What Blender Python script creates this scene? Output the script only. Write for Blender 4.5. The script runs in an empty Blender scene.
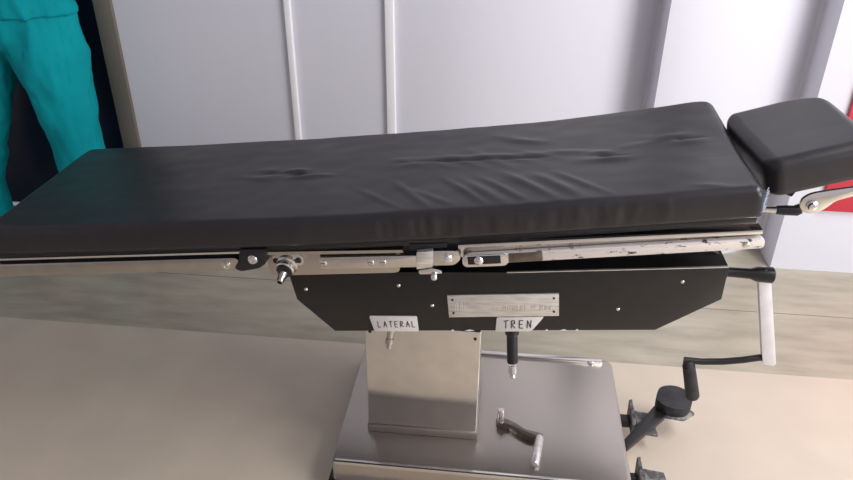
import bpy, bmesh, math, random
from mathutils import Vector, Matrix, noise
random.seed(4)
C = bpy.context.scene
# ------------------------------------------------------------------ camera
PITCH, YAW, ROLL = math.radians(29.6126), math.radians(6.21485), math.radians(0.3335)
CAM_H = 1.62
cd = bpy.data.cameras.new('camera'); cam = bpy.data.objects.new('camera', cd)
C.collection.objects.link(cam); C.camera = cam
fw = Vector((-math.sin(YAW)*math.cos(PITCH), math.cos(YAW)*math.cos(PITCH), -math.sin(PITCH)))
r0 = Vector((math.cos(YAW), math.sin(YAW), 0)); u0 = r0.cross(fw)
rt = r0*math.cos(ROLL)+u0*math.sin(ROLL); up = -r0*math.sin(ROLL)+u0*math.cos(ROLL)
M4 = Matrix((rt, up, -fw)).transposed().to_4x4(); M4.translation = Vector((0, 0, CAM_H))
cam.matrix_world = M4
cd.sensor_fit = 'HORIZONTAL'; cd.sensor_width = 36.0; cd.lens = 36.0*727.8/853.0
cd.clip_start = .02
# ------------------------------------------------------------------ world and lights
w = bpy.data.worlds.new('world'); C.world = w; w.use_nodes = True
w.node_tree.nodes['Background'].inputs['Color'].default_value = (0.90, 0.91, 1.0, 1)
w.node_tree.nodes['Background'].inputs['Strength'].default_value = 0.54


def area(name, loc, target, sx, sy, power, col):
    d = bpy.data.lights.new(name, 'AREA'); d.shape = 'RECTANGLE'; d.size = sx; d.size_y = sy
    d.energy = power; d.color = col
    o = bpy.data.objects.new(name, d); C.collection.objects.link(o); o.location = loc
    o.rotation_euler = (Vector(target)-Vector(loc)).to_track_quat('-Z', 'Y').to_euler()
    return o


area('window_light', (3.4, -0.2, 1.8), (0.8, 1.9, 0.2), 2.0, 1.6, 62, (1.0, 0.975, 0.95))
area('ceiling_light', (1.9, 1.1, 2.86), (1.8, 1.1, 0.0), 1.6, 0.8, 42, (0.96, 0.965, 1.0))
C.view_settings.view_transform = 'Standard'; C.view_settings.look = 'None'
C.view_settings.exposure = 0.55; C.view_settings.gamma = 1.0
C.view_settings.use_curve_mapping = False
# ------------------------------------------------------------------ materials


def srgb(r, g, b):
    f = lambda c: ((c/255+0.055)/1.055)**2.4 if c > 10 else c/255/12.92
    return (f(r), f(g), f(b), 1)


def mat(name, col, rough=.5, metal=0, spec=.5, noise_scale=None, noise_amt=.15, bump=0, bump_scale=60,
        stretch=(1, 1, 1), rough_var=0):
    m = bpy.data.materials.new(name); m.use_nodes = True; nt = m.node_tree
    b = nt.nodes['Principled BSDF']
    b.inputs['Base Color'].default_value = col; b.inputs['Roughness'].default_value = rough
    b.inputs['Metallic'].default_value = metal; b.inputs['Specular IOR Level'].default_value = spec
    tc = nt.nodes.new('ShaderNodeTexCoord'); mp = nt.nodes.new('ShaderNodeMapping')
    mp.inputs['Scale'].default_value = stretch
    nt.links.new(tc.outputs['Object'], mp.inputs['Vector'])
    if noise_scale:
        n = nt.nodes.new('ShaderNodeTexNoise'); n.inputs['Scale'].default_value = noise_scale
        n.inputs['Detail'].default_value = 6
        nt.links.new(mp.outputs['Vector'], n.inputs['Vector'])
        r = nt.nodes.new('ShaderNodeValToRGB')
        r.color_ramp.elements[0].position = .3; r.color_ramp.elements[1].position = .7
        k0, k1 = 1-noise_amt, 1+noise_amt
        r.color_ramp.elements[0].color = (col[0]*k0, col[1]*k0, col[2]*k0, 1)
        r.color_ramp.elements[1].color = (min(col[0]*k1, 1), min(col[1]*k1, 1), min(col[2]*k1, 1), 1)
        nt.links.new(n.outputs['Fac'], r.inputs['Fac']); nt.links.new(r.outputs['Color'], b.inputs['Base Color'])
        if rough_var:
            mr = nt.nodes.new('ShaderNodeMapRange')
            mr.inputs['To Min'].default_value = max(rough-rough_var, 0); mr.inputs['To Max'].default_value = rough+rough_var
            nt.links.new(n.outputs['Fac'], mr.inputs['Value']); nt.links.new(mr.outputs['Result'], b.inputs['Roughness'])
    if bump:
        n2 = nt.nodes.new('ShaderNodeTexNoise'); n2.inputs['Scale'].default_value = bump_scale
        n2.inputs['Detail'].default_value = 4
        nt.links.new(mp.outputs['Vector'], n2.inputs['Vector'])
        bp = nt.nodes.new('ShaderNodeBump'); bp.inputs['Strength'].default_value = bump
        bp.inputs['Distance'].default_value = .01
        nt.links.new(n2.outputs['Fac'], bp.inputs['Height']); nt.links.new(bp.outputs['Normal'], b.inputs['Normal'])
    return m


def worn(name, base, under, scale, lo, hi, rough=.3, metal=.6, stretch=(1, 1, 1)):
    """a coat worn through to another colour in patches"""
    m = mat(name, base, rough, metal); nt = m.node_tree; b = nt.nodes['Principled BSDF']
    mp = [n for n in nt.nodes if n.type == 'MAPPING'][0]; mp.inputs['Scale'].default_value = stretch
    n = nt.nodes.new('ShaderNodeTexNoise'); n.inputs['Scale'].default_value = scale; n.inputs['Detail'].default_value = 8
    n.inputs['Roughness'].default_value = .7
    nt.links.new(mp.outputs['Vector'], n.inputs['Vector'])
    r = nt.nodes.new('ShaderNodeValToRGB'); r.color_ramp.elements[0].position = lo; r.color_ramp.elements[1].position = hi
    r.color_ramp.elements[0].color = base; r.color_ramp.elements[1].color = under
    nt.links.new(n.outputs['Fac'], r.inputs['Fac']); nt.links.new(r.outputs['Color'], b.inputs['Base Color'])
    return m


m_wall = mat('white_wall_paint', (.715, .715, .785, 1), .5, bump=.05, bump_scale=25)
m_trim = mat('white_gloss_trim', (.95, .955, .985, 1), .3)
m_floor = mat('cream_vinyl_floor', srgb(203, 190, 172), .34, noise_scale=5, noise_amt=.05, bump=.02, bump_scale=12)
m_band = mat('mottled_vinyl_floor_band', srgb(172, 164, 146), .36, noise_scale=11, noise_amt=.17, stretch=(.45, 1.8, 1), bump=.02, bump_scale=20)
m_joint = mat('floor_joint', srgb(120, 110, 95), .6)
m_door = mat('navy_door_laminate', srgb(30, 42, 66), .3, noise_scale=3, noise_amt=.2)
m_frame = mat('taupe_door_frame', srgb(116, 107, 98), .45, noise_scale=3, noise_amt=.12)
m_red = mat('red_board_paint', srgb(206, 58, 76), .5)
m_vinyl = mat('black_vinyl_upholstery', (.016, .0145, .0165, 1), .36, spec=.55, noise_scale=14, noise_amt=.12, bump=.035, bump_scale=160, rough_var=.05)
m_fray = mat('frayed_seam_reflection', srgb(135, 145, 160), .8, noise_scale=60, noise_amt=.4)
m_black = mat('black_enamel', (.009, .0083, .0085, 1), .33, spec=.5, noise_scale=30, noise_amt=.25)
m_board = mat('black_laminate_board', (.010, .010, .012, 1), .4)
m_rubber = mat('black_rubber', (.022, .022, .026, 1), .65, noise_scale=45, noise_amt=.4)
m_pedalgrey = worn('worn_grey_rubber', srgb(80, 79, 82), srgb(150, 146, 141), 40, .45, .6, .7, 0)
m_chrome = mat('chrome', (.78, .77, .75, 1), .10, 1)
m_dullsteel = mat('aged_stainless', (.50, .475, .43, 1), .16, 1, noise_scale=20, noise_amt=.06)
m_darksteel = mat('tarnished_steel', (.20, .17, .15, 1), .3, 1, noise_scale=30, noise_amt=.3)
m_steel = mat('polished_stainless', (.68, .66, .63, 1), .17, 1, noise_scale=20, noise_amt=.05)
m_satin = mat('satin_stainless', (.50, .46, .415, 1), .30, 1, noise_scale=5, noise_amt=.03)
m_alu = mat('brushed_aluminium', (.74, .73, .71, 1), .42, .85, noise_scale=60, noise_amt=.2, stretch=(.3, 1, 3))
m_wornbar = worn('worn_plated_bar', (.84, .80, .78, 1), (.10, .085, .08, 1), 50, .565, .63, .38, .5, (.6, 1, 1.8))
m_white = mat('white_enamel', srgb(232, 230, 232), .35, noise_scale=30, noise_amt=.06)
m_label = mat('white_tape', srgb(222, 218, 214), .6, noise_scale=40, noise_amt=.06)
m_ink = mat('black_marker_ink', srgb(42, 40, 44), .6)
m_emboss = mat('embossed_pale_metal', (.66, .65, .64, 1), .45, .85)
m_scrub = mat('teal_scrub_cotton', srgb(0, 156, 166), .85, spec=.2, noise_scale=6, noise_amt=.08, bump=.15, bump_scale=90)
m_skin = mat('skin', srgb(140, 95, 72), .55)
m_hair = mat('black_hair', (.012, .010, .009, 1), .5)
m_shoe = mat('white_clog', srgb(215, 215, 215), .4)
m_eye = mat('eye_dark', (.01, .008, .006, 1), .15)
m_navy = mat('navy_band', srgb(24, 30, 42), .6)

# ------------------------------------------------------------------ mesh helpers


class MB:
    def __init__(s): s.bm = bmesh.new(); s.mi = 0

    def _m(s, faces):
        for f in faces: f.material_index = s.mi

    def box(s, x0, x1, y0, y1, z0, z1, bev=0, seg=2):
        return s.prism([(x0, z0), (x1, z0), (x1, z1), (x0, z1)], y0, y1, bev, seg)

    def prism(s, pts, a0, a1, bev=0, seg=2, axis='y'):
        """polygon extruded along one axis; pts are the two other coordinates"""
        bm = bmesh.new()
        def V(p, a):
            return {'y': (p[0], a, p[1]), 'z': (p[0], p[1], a), 'x': (a, p[0], p[1])}[axis]
        A = [bm.verts.new(V(p, a0)) for p in pts]; B = [bm.verts.new(V(p, a1)) for p in pts]
        n = len(pts)
        bm.faces.new(A); bm.faces.new(B[::-1])
        for i in range(n): bm.faces.new((A[i], B[i], B[(i+1) % n], A[(i+1) % n]))
        bmesh.ops.recalc_face_normals(bm, faces=bm.faces)
        if bev:
            bmesh.ops.bevel(bm, geom=bm.edges[:], offset=bev, segments=seg, affect='EDGES', profile=.5, clamp_overlap=True)
        return s.merge(bm)

    def merge(s, bm, M=None):
        if M is not None: bm.transform(M)
        mp = {}
        for v in bm.verts: mp[v] = s.bm.verts.new(v.co)
        for f in bm.faces:
            try:
                g = s.bm.faces.new([mp[v] for v in f.verts]); g.material_index = s.mi
            except ValueError: pass
        bm.free(); return s

    def lathe(s, p0, p1, prof, n=24):
        """prof: list of (t along p0->p1 in metres, radius)"""
        p0 = Vector(p0); d = (Vector(p1)-p0).normalized()
        a = d.orthogonal().normalized(); b = d.cross(a)
        bm = bmesh.new(); rings = []
        for t, r in prof:
            rings.append([bm.verts.new(p0+d*t+(a*math.cos(k*2*math.pi/n)+b*math.sin(k*2*math.pi/n))*r) for k in range(n)])
        for A, B in zip(rings, rings[1:]):
            for k in range(n): bm.faces.new((A[k], A[(k+1) % n], B[(k+1) % n], B[k]))
        bm.faces.new(rings[0][::-1]); bm.faces.new(rings[-1])
        bmesh.ops.recalc_face_normals(bm, faces=bm.faces)
        return s.merge(bm)

    def cyl(s, p0, p1, r, bev=.001, n=24):
        L = (Vector(p1)-Vector(p0)).length; b = min(bev, r*.4, L*.3)
        return s.lathe(p0, p1, [(0, r-b), (b, r), (L-b, r), (L, r-b)], n)

    def tube(s, pts, rad, n=14, sq=None):
        """swept round tube through points; rad is a number or a list"""
        pts = [Vector(p) for p in pts]; R = rad if isinstance(rad, list) else [rad]*len(pts)
        bm = bmesh.new(); rings = []; ref = None
        for i, p in enumerate(pts):
            d = (pts[min(i+1, len(pts)-1)]-pts[max(i-1, 0)]).normalized()
            if ref is None: ref = d.orthogonal().normalized()
            ref = (ref-d*ref.dot(d)).normalized(); b = d.cross(ref)
            rings.append([bm.verts.new(p+(ref*math.cos(k*2*math.pi/n)+b*math.sin(k*2*math.pi/n))*R[i]) for k in range(n)])
        for A, B in zip(rings, rings[1:]):
            for k in range(n): bm.faces.new((A[k], A[(k+1) % n], B[(k+1) % n], B[k]))
        bm.faces.new(rings[0][::-1]); bm.faces.new(rings[-1])
        bmesh.ops.recalc_face_normals(bm, faces=bm.faces)
        return s.merge(bm)

    def ball(s, c, rx, ry=None, rz=None, n=20):
        bm = bmesh.new(); bmesh.ops.create_uvsphere(bm, u_segments=n, v_segments=n//2+2, radius=1)
        M = Matrix.Translation(c) @ Matrix.Diagonal((rx, ry or rx, rz or rx, 1))
        return s.merge(bm, M)

    def build(s, name, mats, parent=None, smooth=30, remesh=None, smooth_it=0, disp=None):
        me = bpy.data.meshes.new(name)
        vs = [v.co for v in s.bm.verts]
        lo = Vector([min(v[i] for v in vs) for i in range(3)]); hi = Vector([max(v[i] for v in vs) for i in range(3)])
        c = (lo+hi)/2
        if parent is None and s_base.get(name): c.z = lo.z
        for v in s.bm.verts: v.co -= c
        s.bm.to_mesh(me); s.bm.free()
        for m in (mats if isinstance(mats, (list, tuple)) else [mats]): me.materials.append(m)
        o = bpy.data.objects.new(name, me); C.collection.objects.link(o)
        o.location = c
        if parent is not None:
            o.parent = parent; o.location = c-wloc(parent)
        if remesh:
            md = o.modifiers.new('r', 'REMESH'); md.mode = 'VOXEL'; md.voxel_size = remesh; md.use_smooth_shade = True
            if smooth_it:
                sm = o.modifiers.new('s', 'SMOOTH'); sm.iterations = smooth_it; sm.factor = .5
            bpy.context.view_layer.update()
            dg = bpy.context.evaluated_depsgraph_get()
            nm = bpy.data.meshes.new_from_object(o.evaluated_get(dg)); o.modifiers.clear()
            o.data = nm; me = nm; me.name = name
            if disp:
                for v in me.vertices: v.co += disp(v.co+c, v.normal)
        for p in me.polygons: p.use_smooth = True
        if smooth < 180: me.set_sharp_from_angle(angle=math.radians(smooth))
        return o


s_base = {}


def wloc(o):
    v = o.location.copy()
    while o.parent: o = o.parent; v += o.location
    return v


def struct(o): o['kind'] = 'structure'; return o


def tag(o, label, cat, group=None):
    o['label'] = label; o['category'] = cat
    if group: o['group'] = group
    return o


def thing(name, loc, label, cat):
    o = bpy.data.objects.new(name, None); o.empty_display_size = .1; C.collection.objects.link(o)
    o.location = loc; return tag(o, label, cat)


def round_poly(pts, r, n=5):
    """round the corners of a polygon; r is one radius or one per corner"""
    out = []; N = len(pts)
    for i in range(N):
        p = Vector(pts[i]).to_2d(); a = Vector(pts[i-1]).to_2d(); b = Vector(pts[(i+1) % N]).to_2d()
        rr = r[i] if isinstance(r, (list, tuple)) else r
        if rr <= 0: out.append(tuple(p)); continue
        da = (a-p); db = (b-p); k = min(rr, da.length*.48, db.length*.48)
        A = p+da.normalized()*k; B = p+db.normalized()*k
        for j in range(n+1):
            t = j/n; out.append(tuple(A*(1-t)**2+p*2*t*(1-t)+B*t*t))
    return out


def bar_xz(p, q, h, r=.5, n=6):
    """bar outline from p to q in the XZ plane, height h, with rounded ends when r>0"""
    p = Vector(p); q = Vector(q); d = (q-p).normalized(); nn = Vector((-d.y, d.x))
    out = [p+nn*h/2, p-nn*h/2, q-nn*h/2, q+nn*h/2]
    return round_poly([tuple(v) for v in out], h*r, n) if r else [tuple(v) for v in out]


# ------------------------------------------------------------------ room shell
WY = 2.77
f = MB(); f.box(-4.5, 4.5, -2.5, 2.055, -.05, 0); struct(f.build('floor', m_floor))
f = MB()
f.box(-4.5, 4.5, 2.055, 3.2, -.05, 0)
o = struct(f.build('floor_border', m_band)); o.name = 'floor.001'
f = MB(); f.box(-4.5, 4.5, 2.427, 2.430, 0.0, .0006); o = struct(f.build('trim_9', m_joint))

ZT = 2.9


def pocket(x0, x1, d):
    """plan curve: a panel front that sinks back to the right and returns square"""
    P = []
    for i in range(13):
        t = i/12; P.append((x0+(x1-.012-x0)*t, WY+d*(t**1.6)))
    P.append((x1, WY+d*.93)); P.append((x1, WY))
    return P


plan = [(-1.54, WY)] + [(-.43, WY)] + pocket(-.25, .576, .17)[0:] + pocket(.60, 1.163, .17) + [(4.5, WY), (4.5, 3.2), (-1.54, 3.2)]
f = MB(); f.prism(plan, 0, ZT, axis='z'); struct(f.build('wall_back', m_wall, smooth=25))
f = MB(); f.box(-4.5, -2.62, WY, 3.2, 0, ZT); o = struct(f.build('wall_left', m_wall))
f = MB(); f.box(-2.62, -1.54, WY+.02, 3.2, 2.1, ZT); o = struct(f.build('wall_back_lintel', m_wall)); o.name = 'wall_lintel'
f = MB(); f.box(-4.6, -3.4, -2.5, 2.77, 0, ZT); struct(f.build('wall_left_side', m_wall)).name = 'wall_side'
f = MB(); f.box(-4.5, 4.5, -2.6, -2.5, 0, ZT); struct(f.build('wall_front', m_wall))
f = MB(); f.box(-4.6, 4.6, -2.6, 3.2, ZT, ZT+.1); struct(f.build('ceiling', m_wall))
# door frame and dark door
f = MB()
f.box(-1.612, -1.538, WY-.018, WY+.14, 0, 2.1, .004)
f.box(-2.62, -2.55, WY-.018, WY+.14, 0, 2.1, .004)
f.box(-2.62, -1.538, WY-.018, WY+.14, 2.03, 2.1, .004)
struct(f.build('trim_1', m_frame))
f = MB(); f.box(-2.548, -1.614, 2.84, 2.885, .07, 2.028, .003)
d1 = struct(f.build('door_1', m_door))
f = MB(); f.box(-2.54, -1.62, 2.825, 2.88, 0, .022, .003); f.box(-2.54, -1.62, 2.835, 2.87, .022, .048, .003)
struct(f.build('trim_2', m_alu))
# upright trims on the wall panels
for i, (x, wd) in enumerate(((-.838, .026), (-.446, .036))):
    f = MB(); f.box(x-wd/2, x+wd/2, WY-.016, WY+.004, 0, ZT, .004, 3); struct(f.build('trim_%d' % (i+3), m_trim))
# red board on the wall at the right
f = MB(); f.box(1.285, 1.95, WY-.018, WY-.001, .288, .98, .004)
s_base['red_board'] = 1
tag(f.build('red_board', m_red), 'red painted board on the white wall behind the headrest', 'board')

# ------------------------------------------------------------------ operating table
tab = thing('operating_table', (0, 1.66, 0), 'black padded operating table with tilted top on a stainless steel pedestal', 'operating table')
Y0, Y1 = 1.38, 1.89                      # mattress edges
PROF = [(-1.215, .786), (-1.0, .806), (-.85, .820), (-.70, .835), (-.57, .849), (-.40, .868), (-.25, .886), (-.1, .905), (0, .919), (.12, .936), (.25, .955), (.40, .977), (.528, .997)]


def ztop(x):
    P = PROF
    if x <= P[0][0]: i = 0
    elif x >= P[-1][0]: i = len(P)-2
    else: i = max(k for k in range(len(P)-1) if P[k][0] <= x)
    def ev(k):
        k = min(max(k, 0), len(P)-2)
        return P[k][1]+(x-P[k][0])*(P[k+1][1]-P[k][1])/(P[k+1][0]-P[k][0])
    return ev(i)


def zs(x):  # smoothed
    return sum(ztop(x+d) for d in (-.06, -.04, -.02, 0, .02, .04, .06))/7


TUFTS = [(-.50, 1.628, .011), (-.58, 1.640, .004), (.244, 1.608, .008), (.417, 1.662, .008), (-.235, 1.660, .003)]
FOLDS = []      # (x0,y0,x1,y1,amp,width)
for k in range(9):
    x = -.30+k*.055+random.uniform(-.012, .012)
    FOLDS.append((x+random.uniform(-.03, .0), 1.50+random.uniform(0, .07), x+.10, 1.402, random.uniform(.0022, .0045), random.uniform(.008, .014)))
for k in range(6):
    x = -.24+k*.06
    FOLDS.append((x-.03, 1.70+random.uniform(-.03, .03), x+.09, 1.60+random.uniform(-.03, .02), random.uniform(.0015, .003), .014))
FOLDS += [(-.215, 1.662, -.02, 1.642, -.0035, .0045), (-.02, 1.642, .125, 1.628, -.0025, .005), (-.215, 1.682, .1, 1.650, .003, .012),
          (.10, 1.66, .23, 1.64, .003, .014), (.16, 1.60, .30, 1.58, .003, .018), (.27, 1.65, .40, 1.67, .002, .014),
          (-.40, 1.61, -.52, 1.63, .003, .009), (.42, 1.66, .33, 1.70, .003, .014), (.02, 1.76, .12, 1.72, .003, .016), (-.02, 1.8, .08, 1.73, .002, .016),
          (-.66, 1.63, -.56, 1.60, .002, .012), (.40, 1.42, .47, 1.40, .002, .01)]


def segd(x, y, s):
    ax, ay, bx, by = s[:4]; dx, dy = bx-ax, by-ay
    t = max(0, min(1, ((x-ax)*dx+(y-ay)*dy)/(dx*dx+dy*dy)))
    return math.hypot(x-ax-t*dx, y-ay-t*dy), t


def wrinkle(x, y):
    z = 0
    for tx, ty, a in TUFTS:
        d2 = ((x-tx)/.016)**2+((y-ty)/.008)**2
        z -= a*.6*math.exp(-min(d2, 50))
        z += a*.5*math.exp(-min(50, ((x-tx+.012)/.028)**2+((y-ty-.022)/.012)**2))
        z += a*.35*math.exp(-min(50, ((x-tx-.015)/.04)**2+((y-ty+.02)/.012)**2))
        z -= a*.3*math.exp(-min(50, ((x-tx-.03)/.025)**2+((y-ty+.004)/.004)**2))
    for s in FOLDS:
        d, t = segd(x, y, s)
        if d < s[5]*4: z += s[4]*math.exp(-(d/s[5])**2)*math.sin(math.pi*min(1, max(0, t*.86+.07)))
    if x > .05: z += .075*(x-.05)**2*max(0, min(1, (y-1.55)/.3))
    z += .0022*noise.noise(Vector((x*5, y*7, 3)))+.0008*noise.noise(Vector((x*17, y*22, 9)))
    return z


def mattress(x0, x1, y0, y1, zf, th, rc, amp=1, ns=300, plan=None):
    bm = bmesh.new(); W = y1-y0
    loop = []                                             # (v, h): v 0..1 across, h 0 (bottom)..1 in metres
    nt = 90
    for i in range(nt+1): loop.append((rc+(W-2*rc)*i/nt, th))
    for k in range(1, 6):
        a = math.pi/2*(1-k/6); loop.append((W-rc+rc*math.cos(a), th-rc+rc*math.sin(a)))
    nside = 6
    for k in range(nside+1): loop.append((W, th-rc-(th-rc-.006)*k/nside))
    loop.append((W-.006, 0))
    nb = 8
    for i in range(1, nb): loop.append((W-.006-(W-.012)*i/nb, 0))
    loop.append((.006, 0))
    for k in range(nside+1): loop.append((0, .006+(th-rc-.006)*k/nside))
    for k in range(1, 6):
        a = math.pi/2*(k/6); loop.append((rc-rc*math.cos(a), th-rc+rc*math.sin(a)))
    rings = []; L = x1-x0
    xs = []
    for k in range(6): xs.append((x0+rc*(1-math.cos(math.pi/2*k/6)), rc*(1-math.sin(math.pi/2*k/6))))
    for k in range(ns+1): xs.append((x0+rc+(L-2*rc)*k/ns, 0))
    for k in range(1, 7): xs.append((x1-rc+rc*math.sin(math.pi/2*k/6), rc*(1-math.cos(math.pi/2*k/6))))
    for x, ins in xs:
        sl = (zf(x+.01)-zf(x-.01))/.02; n = Vector((-sl, 0, 1)).normalized()
        ring = []
        for v, h in loop:
            vv = W/2+(v-W/2)*(1-2*ins/W*.6)
            if plan: a_, b_ = plan(x); vv = a_+vv/W*(W-a_-b_)
            hh = h if h < rc else h-ins*.8*(h/th)
            p = Vector((x, y0+vv, zf(x)-th*n.z))+Vector((n.x*(hh-th), 0, n.z*hh))
            y = y0+vv
            if h > th*.55: p.z += amp*wrinkle(x, y)*min(1, (h-th*.55)/(th*.45))
            if h <= th-.004 and h > .004:                 # loose cloth on the sides
                sd = math.sin(math.pi*h/th)
                out = amp*(.0035*noise.noise(Vector((x*28, h*9, y*3)))*(1 if -.3 < x < .35 else .35)+.0022*noise.noise(Vector((x*75, h*14, 5)))*(1 if -.3 < x < .35 else .2)+.003)*sd
                p.y += -out if v < W/2 else out
            ring.append(bm.verts.new(p))
        rings.append(ring)
    m = len(loop)
    for A, B in zip(rings, rings[1:]):
        for k in range(m): bm.faces.new((A[k], B[k], B[(k+1) % m], A[(k+1) % m]))
    bm.faces.new(rings[0]); bm.faces.new(rings[-1][::-1])
    bmesh.ops.recalc_face_normals(bm, faces=bm.faces)
    return bm




def corner(x, x1, r): return 0 if x < x1-r else r-math.sqrt(max(r*r-(x-x1+r)**2, 0))


f = MB(); f.merge(mattress(-1.215, .530, Y0, Y1, zs, .070, .017, plan=lambda x: (0, corner(x, .532, .05)+corner(-1.217-x, 0, .035))))
mt = f.build('mattress', m_vinyl, tab, smooth=180)
# frayed seam at the corner near the headrest; its pale blue paints a reflection
f = MB()
for k in range(26):
    z = .940+k*.0020; x = .534-.018*(z-.94)*6*.1
    f.tube([(x-.012+random.uniform(-.003, .003), Y0+.004, z), (x-.001, Y0-.0015, z+random.uniform(-.001, .001)), (x+.006+random.uniform(0, .004), Y0+.012, z+random.uniform(-.003, .003))], .0011, 6)
f.build('frayed_seam', m_fray, mt)['label'] = 'frayed seam at the mattress corner with painted pale blue reflection'


# board under the mattress
def under(x, d): return zs(x)-.070-d


xb = [-1.20+i*(1.733/24) for i in range(25)]
f = MB(); f.prism([(x, under(x, .002)) for x in xb]+[(x, under(x, .017)) for x in xb[::-1]], Y0+.012, Y1-.012, .0015)
f.build('top_board', m_board, tab)

# --- leg section frame (left)
def ln(p, q, x): return p[1]+(q[1]-p[1])*(x-p[0])/(q[0]-p[0])


A, B = (-1.192, .704), (-.584, .767)
f = MB()
f.prism([(-1.21, ln(A, B, -1.21)), (-.552, ln(A, B, -.552)), (-.552, ln(A, B, -.552)-.005), (-1.21, ln(A, B, -1.21)-.005)], 1.386, 1.42)
f.mi = 1
f.prism([(-1.21, ln(A, B, -1.21)-.005), (-.552, ln(A, B, -.552)-.005), (-.552, ln(A, B, -.552)-.052), (-1.21, ln(A, B, -1.21)-.046)], 1.402, 1.412)
f.build('leg_section_frame', [m_chrome, m_board], tab)
f = MB()
f.prism(bar_xz((-1.23, .667), (-.588, .733), .034, .4), 1.386, 1.399, .002)
lr = f.build('side_rail', m_dullsteel, tab)
f = MB(); f.lathe((-.620, 1.3865, .7285), (-.620, 1.375, .7285), [(0, .011), (.003, .011), (.0035, .008), (.007, .008), (.0075, .004), (.005, .0035)], 20)
f.build('bolt', m_steel, lr)
# far side rail
f = MB(); f.prism(bar_xz((-1.20, .670), (-.588, .733), .034, .4), 1.87, 1.883, .002)
f.build('side_rail', m_chrome, tab)
# hinge block
f = MB()
f.prism(round_poly([(-.582, .775), (-.518, .780), (-.522, .742), (-.540, .728), (-.585, .716), (-.600, .724), (-.586, .745)], .006, 3), 1.381, 1.402, .0015)
hb = f.build('hinge', m_board, tab)
f = MB(); f.lathe((-.552, 1.382, .752), (-.552, 1.372, .752), [(0, .0115), (.004, .0115), (.006, .0095), (.007, .0095), (.0072, .005), (.004, .0045)], 20)
f.build('bolt', m_chrome, hb)

# --- seat section plate
f = MB()
f.prism([(-.532, .768), (-.206, .797), (-.203, .790), (-.532, .760)], 1.388, 1.42)
f.prism(round_poly([(-.530, .764), (-.214, .793), (-.214, .732), (-.226, .728), (-.478, .702), (-.520, .700)], .006, 3), 1.400, 1.412, .001)
sp = f.build('seat_section_plate', m_satin, tab)
f = MB()
f.prism([(-.398, .7695), (-.222, .786), (-.222, .779), (-.398, .762)], 1.3985, 1.4005)
f.build('slot', m_board, sp)
f = MB()
f.prism(bar_xz((-.396, .7495), (-.160, .772), .030, .12), 1.386, 1.399, .0015)
f.mi = 1  # bent face in a paler metal, painting the brighter reflection it catches
f.prism(round_poly([(-.172, .800), (-.136, .806), (-.136, .764), (-.172, .7555)], .002, 2), 1.376, 1.390, .001)
f.mi = 0
f.prism(round_poly([(-.137, .803), (-.084, .808), (-.072, .790), (-.086, .771), (-.137, .766)], [.001, .016, .014, .016, .001], 5), 1.380, 1.388, .001)
lk = f.build('lock_link', [m_steel, m_alu], tab)
f = MB()
f.lathe((-.104, 1.381, .788), (-.104, 1.370, .788), [(0, .0115), (.003, .0115), (.005, .009), (.008, .0085), (.010, .004)], 20)
f.build('bolt', m_chrome, lk)
for x in (-.278, -.250, -.388):
    z = .7495+(x+.396)*.0953
    f = MB(); f.lathe((x, 1.387, z), (x, 1.3815, z), [(0, .0085), (.002, .0085), (.004, .006)], 16)
    f.box(x-.006, x+.006, 1.3808, 1.3825, z-.001, z+.001)
    f.build('screw', m_steel, lk)
# clamp knob with shaft on the plate
f = MB()
f.prism(round_poly([(-.513, .752), (-.497, .765), (-.452, .769), (-.435, .756), (-.438, .735), (-.500, .729)], .010, 4), 1.394, 1.402, .001)
f.lathe((-.476, 1.402, .737), (-.479, 1.372, .729), [(0, .026), (.010, .026), (.013, .022), (.024, .022), (.027, .019)], 28)
ck = f.build('shaft_socket', m_steel, tab)
f = MB(); f.lathe((-.478, 1.395, .731), (-.486, 1.330, .706), [(0, .011), (.032, .0105), (.035, .009), (.047, .0085), (.049, .006), (.040, .005)], 20)
f.build('shaft', m_dullsteel, ck)
f = MB(); f.lathe((-.4785, 1.3745, .7295), (-.479, 1.371, .7285), [(0, .0185), (.0016, .0185), (.003, .014)], 24); f.build('collar', m_board, ck)
for x, z in ((-.502, .744), (-.448, .749)):
    f = MB(); f.lathe((x, 1.396, z), (x, 1.391, z), [(0, .0075), (.003, .0075), (.005, .005)], 16); f.build('bolt', m_board, ck)

# wing screw below the link
f = MB()
f.lathe((-.137, 1.405, .752), (-.137, 1.372, .747), [(0, .010), (.014, .010), (.016, .006), (.022, .006)], 16)
f.prism(round_poly([(-.168, .752), (-.137, .760), (-.116, .756), (-.114, .748), (-.137, .745), (-.166, .742)], .004, 3), 1.378, 1.384, .001)
f.ball((-.132, 1.372, .741), .0085)
f.build('wing_screw', m_chrome, tab)

# black hinge plate between seat and back
f = MB()
f.prism([(-.205, .806), (-.075, .822), (-.075, .772), (-.205, .762)], 1.403, 1.44, .001)
f.prism([(-.190, .812), (-.105, .820), (-.105, .808), (-.190, .800)], 1.390, 1.405, .001)
f.build('hinge', m_board, tab)

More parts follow.
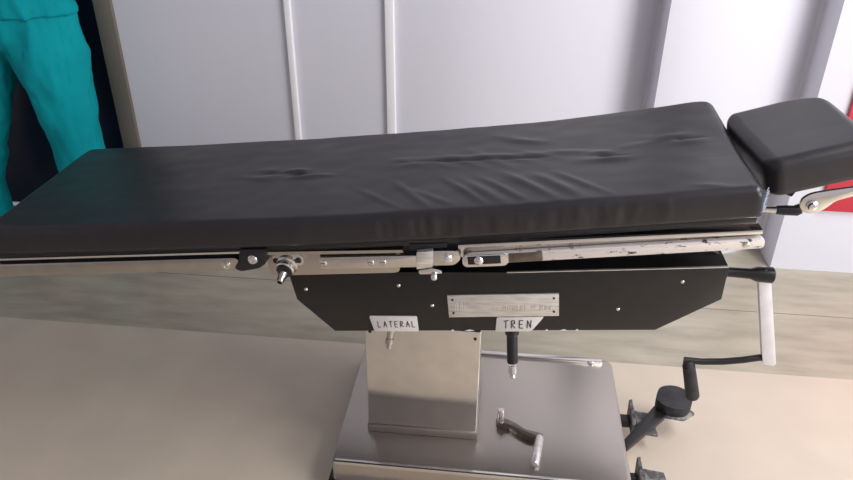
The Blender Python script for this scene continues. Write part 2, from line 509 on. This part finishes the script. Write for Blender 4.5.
# --- back section frame (right)
A, B = (-.081, .823), (.546, .9015)
f = MB()
f.prism([(A[0], A[1]), B, (B[0]+.001, B[1]-.009), (A[0]+.001, A[1]-.007)], 1.380, 1.42, .0008)
f.prism([(A[0], A[1]-.007), (B[0], B[1]-.009), (B[0]+.004, B[1]-.040), (-.058, A[1]-.046), (-.082, A[1]-.036)], 1.396, 1.408)
f.build('back_section_frame', m_steel, tab)
f = MB()
f.prism(bar_xz((-.066, .7845), (.556, .8715), .0245, .45), 1.380, 1.394, .0015)
br = f.build('side_rail', m_wornbar, tab); br['label'] = 'pale worn side rail with scraped plating'
f = MB()
f.prism(bar_xz((-.070, .7835), (.030, .7955), .030, .45), 1.376, 1.381, .001)
f.build('slide_cover', m_chrome, br)
f = MB()
f.prism(bar_xz((-.058, .787), (.014, .796), .020, .1), 1.3748, 1.3765, .0003)
f.build('slot', m_board, br)
f = MB(); f.prism(bar_xz((.031, .7982), (.104, .8085), .023, .12), 1.3786, 1.3805, .0006); f.build('worn_reflection_patch', m_darksteel, br)  # added dark plate painting a brown reflection over the rail's worn area
f = MB(); f.lathe((-.034, 1.376, .790), (-.034, 1.366, .790), [(0, .0105), (.004, .0105), (.007, .008), (.009, .003)], 20); f.build('bolt', m_chrome, br)
f = MB(); f.lathe((.520, 1.3805, .8655), (.520, 1.3765, .8655), [(0, .0075), (.002, .0075), (.004, .004)], 16); f.build('bolt', m_steel, br)
f = MB(); f.prism(bar_xz((-.060, .7845), (.556, .8715), .0245, .45), 1.872, 1.884, .002); f.build('side_rail', m_steel, tab)

# --- head section
hp = Vector((.570, 0, .955)); ha = math.radians(15.5)
HT = math.tan(ha)
f = MB(); f.merge(mattress(.548, .765, 1.440, 1.742, lambda x: 1.0235+(x-.556)*HT, .080, .024, amp=.25, ns=50,
                           plan=lambda x: (corner(.548+.765-x, .765, .03), corner(x, .79, .12)+corner(.548+.765-x, .765, .03))), Matrix.Translation((.552, 1.44, 0)) @ Matrix.Rotation(math.radians(5), 4, 'Z') @ Matrix.Translation((-.552, -1.44, 0)))
f.build('head_cushion', m_vinyl, tab, smooth=180)


def hd(x, z): return (hp.x+x*math.cos(ha)-z*math.sin(ha), hp.z+x*math.sin(ha)+z*math.cos(ha))


f = MB(); f.prism([hd(.02, -.001), hd(.24, -.001), hd(.24, -.013), hd(.06, -.013), hd(.045, -.03), hd(.02, -.012)], 1.47, 1.71, .001)
f.build('head_board', m_board, tab)
for yy in (1.452, 1.715):
    f = MB()
    f.prism(round_poly([(.632, .927), (.634, .945), (.650, .958), (.680, .966), (.735, .979), (.82, 1.003), (.82, .985), (.735, .958), (.700, .944), (.687, .926), (.668, .912), (.645, .912)],
                       [.008, .01, .01, .01, 0, 0, 0, .006, .01, .01, .01, .01], 3), yy-.004, yy+.004, .001)
    hb = f.build('head_bracket', m_steel, tab)
    if yy < 1.5:
        f = MB(); f.lathe((.656, yy-.004, .931), (.656, yy-.016, .931), [(0, .0125), (.004, .0125), (.006, .0095), (.010, .008), (.012, .003)], 20)
        f.build('bolt', m_chrome, hb)
    f = MB()
    f.tube([(.500, yy+.012, .902), (.560, yy+.012, .908), (.600, yy+.010, .910), (.625, yy+.008, .913), (.655, yy+.006, .930)], [.006, .006, .007, .008, .008], 12)
    ro = f.build('head_rod', m_steel, tab)
    f = MB(); f.tube([(.594, yy+.010, .9095), (.612, yy+.008, .911), (.634, yy+.002, .914), (.640, yy, .918)], [.0095, .011, .011, .008], 12); f.build('sleeve', m_board, ro)

# --- gear housing
out = [(-.486, .700), (-.470, .620), (-.381, .533), (.382, .603), (.513, .700), (.512, .785), (.040, .736), (-.30, .712)]
f = MB(); f.prism(out, 1.42, 1.70, .0025)
top = [(-.30, .712), (.035, .737), (.505, .784), (.470, .800), (.30, .808), (.04, .782), (-.30, .750)]
f.prism(top, 1.475, 1.66, .002)
gh = f.build('gear_housing', m_black, tab)
f = MB(); f.prism([(.03, .7365), (.511, .7865), (.511, .7845), (.03, .7345)], 1.4185, 1.424); f.build('edge_highlight', m_alu, gh)  # thin pale strip painting the highlight along the housing's top edge
# frame under the tabletop that carries it
f = MB()
f.box(-.40, -.22, 1.50, 1.78, .70, .80, .004); f.prism([(-.20, .76), (.40, .82), (.42, .862), (-.20, .80)], 1.50, 1.78, .003)
f.build('tilt_frame', m_board, tab)
# nameplate with embossed strokes
f = MB()
np_ = [(-.105, .6645), (.152, .690), (.158, .628), (-.099, .602)]
f.prism(np_, 1.4155, 1.421, .0008)
e = f.mi


def onplate(u, v, y):                     # u 0..1 along, v 0..1 up
    bl = Vector((-.099, .602)); br_ = Vector((.158, .628)); tl = Vector((-.105, .6645))
    p = bl+(br_-bl)*u+(tl-bl)*v; return (p.x, y, p.y)


f.mi = 1
for u in (.045, .955):
    for v in (.8, .2): f.cyl(onplate(u, v, 1.416), onplate(u, v, 1.4135), .0028, .0006, 10)
f.mi = 2
random.seed(8)
for u0, u1, v0, v1 in ((.06, .15, .30, .70), (.40, .46, .30, .46), (.50, .72, .24, .50), (.76, .80, .36, .5), (.83, .93, .28, .48)):
    u = u0
    while u < u1:
        k = random.choice((0, 1, 2)); dv = v1-v0
        a = (u, v0+random.uniform(0, .1)*dv); b = (u+random.choice((0, .006, .010)), v1)
        f.tube([onplate(*a, 1.4152), onplate(*b, 1.4152)], .0011, 6)
        if k: f.tube([onplate(u, v0+dv*(.5 if k == 1 else 1), 1.4152), onplate(u+.014, v0+dv*(.5 if k == 1 else .9), 1.4152)], .0010, 6)
        u += .022
f.build('nameplate', [m_alu, m_board, m_emboss], gh)['label'] = 'brushed aluminium nameplate with worn embossed lettering'

STROKES = {'L': [[(0, 1), (0, 0), (.7, 0)]], 'A': [[(0, 0), (.4, 1), (.8, 0)], [(.15, .4), (.65, .4)]], 'T': [[(.4, 1), (.4, 0)], [(0, .95), (.85, 1.02)]],
           'E': [[(.7, 1), (0, 1), (0, 0), (.7, 0)], [(0, .5), (.55, .5)]], 'R': [[(0, 0), (0, 1), (.55, .95), (.6, .65), (0, .5), (.7, 0)]],
           'N': [[(0, 0), (.05, 1), (.6, .05), (.7, 1)]]}


def sticker(name, poly, text, o, ux, uz, cw, ch, gap, lw, lab):
    f = MB(); f.prism(round_poly(poly, .004, 3), 1.4165, 1.4205, .0005)
    f.mi = 1; o = Vector(o); ux = Vector(ux).normalized(); uz = Vector(uz).normalized()
    for i, ch_ in enumerate(text):
        for st in STROKES[ch_]:
            pts = []
            for a, b in st:
                p = o+ux*(i*(cw+gap)+a*cw)+uz*(b*ch); pts.append((p.x, 1.4163, p.y))
            for p0, p1 in zip(pts, pts[1:]): f.tube([p0, p1], lw, 6)
    ob = f.build(name, [m_label, m_ink], gh); ob['label'] = lab
    return ob


sticker('label', [(-.293, .588), (-.177, .597), (-.172, .553), (-.281, .544)], 'LATERAL', (-.271, .558), (1, .09), (-.09, 1), .0095, .017, .0045, .0010, 'white tape label hand lettered LATERAL')
sticker('label', [(.014, .610), (.124, .6215), (.098, .5775), (.013, .569)], 'TREN', (.032, .581), (1, .10), (-.05, 1), .0130, .022, .0055, .0012, 'white tape label hand lettered TREN')
# screws on the housing
for x, z in ((-.445, .652), (-.14, .63), (-.22, .68), (.29, .655), (.42, .74)):
    f = MB(); f.lathe((x, 1.421, z), (x, 1.4175, z), [(0, .0045), (.002, .0045), (.0035, .003)], 12); f.build('screw', m_steel, gh)
# chipped edge along the bottom
for x, wd in ((-.094, .008), (-.06, .022), (.13, .007), (.165, .016), (.20, .008), (.02, .012)):
    z = .533+(x+.381)*.0917
    f = MB(); f.prism([(x, z+.001), (x+wd*.5, z+.0055), (x+wd, z+.001+wd*.0917), (x+wd*.5, z-.0005+wd*.05)], 1.4192, 1.4215)
    f.build('paint_chip', m_white, gh)['label'] = 'pale paint chip on the lower edge'
# control shafts
f = MB()
f.lathe((-.244, 1.45, .548), (-.250, 1.43, .478), [(0, .012), (.022, .012), (.024, .008), (.040, .008), (.041, .010), (.055, .010), (.056, .006), (.068, .006)], 16)
f.build('lateral_shaft', m_satin, tab)
f = MB()
f.lathe((.050, 1.45, .595), (.0615, 1.405, .455), [(0, .017), (.045, .017), (.050, .0135), (.118, .0135), (.121, .011)], 20)
ts = f.build('trendelenburg_shaft', m_board, tab)
f = MB(); f.lathe((.0600, 1.4115, .475), (.0625, 1.401, .443), [(0, .009), (.012, .0105), (.020, .0105), (.024, .006), (.030, .0075), (.034, .004)], 16); f.build('socket_tip', m_chrome, ts)

# --- right hand crank: shaft, painted arm, cross rod, grip
f = MB()
f.lathe((.505, 1.50, .726), (.645, 1.50, .7235), [(0, .017), (.030, .017), (.034, .0115), (.085, .0125), (.100, .018), (.134, .019), (.137, .016)], 22)
cs = f.build('crank_shaft', m_black, tab)
f = MB()
f.prism(round_poly([(.604, .735), (.622, .742), (.632, .733), (.704, .474), (.698, .468), (.673, .472)], .005, 3), 1.492, 1.510, .002)
ca = f.build('crank_arm', m_white, tab); ca['label'] = 'white painted flat crank arm'
f = MB(); f.tube([(.690, 1.503, .483), (.665, 1.502, .484), (.625, 1.500, .474), (.58, 1.500, .465), (.53, 1.50, .460), (.488, 1.50, .461)], .0085, 14)
f.build('crank_rod', m_black, tab)
f = MB(); f.lathe((.497, 1.50, .462), (.530, 1.50, .342), [(0, .010), (.004, .0125), (.016, .013), (.018, .0155), (.118, .0175), (.123, .015)], 20)
f.build('crank_grip', m_rubber, tab)

# --- pedestal column and base
f = MB(); f.box(-.331, -.0215, 1.53, 1.80, .128, .480, .004, 3)
pc = f.build('pedestal_column', m_steel, tab)
f = MB(); f.box(-.334, -.0185, 1.527, 1.803, .1005, .127, .003)
f.build('column_flange', m_satin, pc)
for x in (-.316, -.037):
    f = MB(); f.lathe((x, 1.5305, .457), (x, 1.527, .457), [(0, .0045), (.002, .0045), (.0035, .0025)], 12); f.build('screw', m_board, pc)
f = MB(); f.box(-.30, -.05, 1.56, 1.74, .47, .63, .003); f.build('column_head', m_board, tab)

basep = round_poly([(-.412, 1.400), (.400, 1.400), (.400, 1.935), (-.412, 1.935)], [.012, .012, .030, .030], 5)
f = MB(); f.prism(basep, .030, .100, .007, 3, axis='z')
bs = f.build('base', m_satin, tab)
f = MB(); f.box(-.405, .390, 1.398, 1.412, .092, .106, .003); f.build('front_lip', m_steel, bs)
f = MB(); f.box(-.30, .37, 1.915, 1.932, .096, .108, .003); f.build('rear_lip', m_steel, bs)
f = MB(); f.box(-.425, .412, 1.378, 1.95, .0, .034, .004); f.build('base_skirt', m_steel, bs)
f = MB(); f.lathe((.335, 1.915, .0995), (.335, 1.915, .106), [(0, .010), (.004, .010), (.006, .006)], 16); f.build('bolt', m_chrome, bs)

# --- foot pedals on the right side of the base
f = MB()
f.prism(round_poly([(.385, 1.565), (.405, 1.555), (.535, 1.700), (.575, 1.775), (.545, 1.79), (.505, 1.735)], .006, 3), .075, .093, .003, axis='z')
pl = f.build('brake_pedal', m_black, tab)
f = MB(); f.prism(round_poly([(.508, 1.742), (.535, 1.705), (.590, 1.700), (.622, 1.742), (.615, 1.79), (.575, 1.812), (.530, 1.80)], .022, 5), .088, .122, .005, axis='z')
f.build('pedal_pad', m_rubber, pl)
f = MB(); f.prism(round_poly([(.515, 1.738), (.535, 1.700), (.590, 1.694), (.628, 1.725), (.618, 1.74), (.56, 1.72)], .006, 3), .082, .089, .001, axis='z')
f.build('pedal_plate', m_pedalgrey, pl)
for (x0, x1, y0, y1) in ((.440, .512, 1.650, 1.750), (.432, .512, 1.420, 1.515)):
    f = MB()
    f.prism([(x0, y0+.01), (x1, y0), (x1-.008, y1-.01), (x0+.01, y1)], .052, .062, .002, axis='z')
    f.prism([(x0-.004, .040), (x0+.004, .040), (x0+.003, .105), (x0-.006, .100)], y0+.004, y1, .001)
    fp = f.build('foot_plate', m_pedalgrey, tab)
    f = MB(); f.box(.395, x0+.015, (y0+y1)/2-.018, (y0+y1)/2+.018, .050, .072, .003); f.build('pedal_stem', m_black, fp)

# ------------------------------------------------------------------ loose crank on the base
ck = thing('crank_handle', (.09, 1.53, .1), 'short dull steel crank handle lying on the stainless base right of the pedestal column', 'crank handle')
f = MB()
path = [(.032, 1.600), (.060, 1.604), (.088, 1.590), (.118, 1.566), (.148, 1.560), (.168, 1.552), (.162, 1.536), (.125, 1.538), (.098, 1.556), (.070, 1.578), (.034, 1.578)]
f.prism(round_poly(path, .006, 3), .1005, .122, .002, axis='z')
f.build('crank_arm', m_darksteel, ck)
f = MB(); f.lathe((.046, 1.590, .120), (.046, 1.598, .156), [(0, .011), (.030, .010), (.040, .009)], 18); f.build('socket', m_steel, ck)
f = MB(); f.lathe((.158, 1.548, .1135), (.141, 1.440, .1135), [(0, .010), (.008, .0125), (.100, .0122), (.107, .009), (.108, .005)], 18); f.build('grip', m_alu, ck)['label'] = 'pale worn tube grip'

# ------------------------------------------------------------------ person standing by the dark door
PX, PY = -1.90, 2.60
per = thing('person', (PX, PY, 0), 'person in teal surgical scrubs standing at the dark door behind the table', 'person')
RL, LL = -1, 1
SH = .035                                       # feet and hips shift to the picture right
hipR = (-1.675, PY); hipL = (-1.93, PY)
# body: one continuous surface (head, neck, trunk, arms, hands, legs, feet)
f = MB()
b = f
HX = PX
f.ball((HX, PY-.02, 1.695), .078, .098, .118, 24)
f.ball((HX, PY-.05, 1.635), .058, .065, .055)
f.tube([(HX, PY+.01, 1.47), (HX, PY, 1.56), (HX, PY-.01, 1.61)], [.075, .060, .058], 18)
f.ball((HX, PY-.118, 1.682), .016, .020, .026)
for s in (-1, 1): f.ball((HX+s*.080, PY-.01, 1.685), .012, .024, .034)
f.ball((HX, PY-.108, 1.642), .026, .014, .007)
f.ball((HX, PY-.105, 1.632), .024, .014, .007)
f.tube([(HX, PY, .93), (HX, PY, 1.1), (HX, PY, 1.3), (HX, PY, 1.42), (HX, PY+.005, 1.50)], [.115, .12, .130, .125, .07], 24)
for s in (-1, 1):
    f.ball((HX+s*.10, PY, 1.35), .09, .09, .12)
    sh = Vector((HX+s*.195, PY+.005, 1.435)); el = Vector((HX+s*.265, PY-.02, 1.17)); wr = Vector((HX+s*.06, PY-.23, 1.19+.03*s))
    f.tube([(HX+s*.08, PY, 1.45), sh], [.055, .056], 16)
    f.tube([sh, sh.lerp(el, .5), el], [.056, .050, .043], 16); f.ball(el, .043)
    f.tube([el, el.lerp(wr, .35), wr], [.043, .042, .027], 16)
    pa = wr+Vector((-s*.05, -.012, .008)); f.tube([wr, wr.lerp(pa, .5), pa], [.026, .030, .032], 14)
    for k, ln_ in enumerate((.062, .074, .078, .066)):
        b0 = pa+Vector((0, -.008, -.030+k*.020)); kn = b0+Vector((-s*ln_*.5, -.012, 0)); tp = kn+Vector((-s*ln_*.36, .020, -.002))
        f.tube([pa.lerp(b0, .4), b0, kn, tp], [.011, .0095, .009, .0075], 10); f.ball(tp, .0076)
    t0 = wr+Vector((-s*.014, -.012, .022)); t1 = t0+Vector((-s*.025, -.022, .028)); t2 = t1+Vector((-s*.022, -.012, .010))
    f.tube([wr, t0, t1, t2], [.014, .0125, .0105, .009], 10); f.ball(t2, .009)
legs = (((-1.750, .84), (-1.716, .50), (-1.735, .09)), ((-2.05, .84), (-2.13, .50), (-2.22, .09)))
for (a, k, an) in legs:
    f.ball((a[0], PY, a[1]+.04), .095, .095, .10)
    f.tube([(a[0], PY, a[1]), ((a[0]+k[0])/2, PY, .68), (k[0], PY-.01, k[1]), ((k[0]+an[0])/2, PY+.015, .33), (an[0], PY+.02, an[1])], [.088, .076, .056, .046, .036], 18)
    f.tube([(an[0], PY+.03, .075), (an[0], PY-.03, .055), (an[0], PY-.13, .040), (an[0], PY-.17, .036)], [.042, .042, .038, .026], 16)
f.build('body', m_skin, per, smooth=180, remesh=.0065, smooth_it=3)
# face details and hair
for s in (-1, 1):
    f = MB(); f.ball((HX+s*.030, PY-.108, 1.702), .011, .008, .008); f.build('eye', m_eye, per)
f = MB(); f.ball((HX, PY+.005, 1.722), .086, .102, .106, 24); f.ball((HX, PY+.035, 1.675), .083, .075, .085)
f.build('hair', m_hair, per, smooth=180, remesh=.008, smooth_it=4)


def cloth(co, n):
    a = noise.noise(Vector((co.x*5, co.y*5, co.z*3)))*.010
    a += noise.noise(Vector((co.x*15+4-co.z*5, co.y*11, co.z*5+co.x*8)))*.017
    a += noise.noise(Vector((co.x*40+co.z*9, co.y*40, co.z*14-co.x*10)))*.006
    return n*a


def loft(f, rings, n=40):
    """elliptical rings (cx, cy, z, rx, ry) joined into one skin"""
    R2 = []
    for i in range(len(rings)-1):
        for j in range(6):
            t = j/6; t = t*t*(3-2*t) if False else t
            R2.append([p+(q-p)*t for p, q in zip(rings[i], rings[i+1])])
    R2.append(list(rings[-1]))
    bm = bmesh.new(); rr = [[bm.verts.new((cx+rx*math.cos(2*math.pi*k/n), cy+ry*math.sin(2*math.pi*k/n), z)) for k in range(n)] for cx, cy, z, rx, ry in R2]
    for A, B in zip(rr, rr[1:]):
        for k in range(n): bm.faces.new((A[k], A[(k+1) % n], B[(k+1) % n], B[k]))
    bm.faces.new(rr[0][::-1]); bm.faces.new(rr[-1]); bmesh.ops.recalc_face_normals(bm, faces=bm.faces)
    f.merge(bm)


f = MB()
loft(f, [(-1.90, PY, 1.10, .255, .15), (-1.90, PY, 1.00, .285, .155), (-1.90, PY, .93, .30, .15), (-1.90, PY, .885, .29, .13)])
loft(f, [(-1.77, PY, .98, .14, .14), (-1.740, PY, .86, .145, .145), (-1.733, PY, .80, .128, .14), (-1.722, PY, .71, .108, .125), (-1.716, PY, .585, .096, .112), (-1.716, PY, .39, .092, .105), (-1.735, PY, .10, .092, .10)])
loft(f, [(-2.03, PY, .98, .14, .14), (-2.030, PY, .85, .142, .145), (-2.040, PY, .78, .134, .14), (-2.075, PY, .66, .116, .125), (-2.115, PY, .55, .106, .112), (-2.19, PY, .35, .100, .105), (-2.225, PY, .10, .096, .10)])
f.build('scrub_trousers', m_scrub, per, smooth=180, remesh=.011, smooth_it=9, disp=cloth)
f = MB()
loft(f, [(-1.90, PY, 1.005, .298, .172), (-1.90, PY, 1.10, .275, .165), (-1.90, PY, 1.22, .25, .16), (-1.90, PY, 1.38, .25, .160), (-1.90, PY, 1.46, .205, .135), (-1.90, PY, 1.505, .135, .105)])
for s in (-1, 1):
    f.tube([(HX+s*.10, PY, 1.44), (HX+s*.2, PY, 1.43), (HX+s*.250, PY-.01, 1.26)], [.088, .096, .086], 20)
f.build('scrub_tunic', m_scrub, per, smooth=180, remesh=.011, smooth_it=6, disp=cloth)
for (a, k, an) in legs:
    f = MB()
    f.tube([(an[0], PY+.045, .052), (an[0], PY-.02, .052), (an[0], PY-.10, .046), (an[0], PY-.17, .038)], [.040, .052, .052, .038], 18)
    f.box(an[0]-.048, an[0]+.048, PY-.20, PY+.085, 0, .026, .01)
    f.build('clog', m_shoe, per, smooth=180, remesh=.007, smooth_it=3)
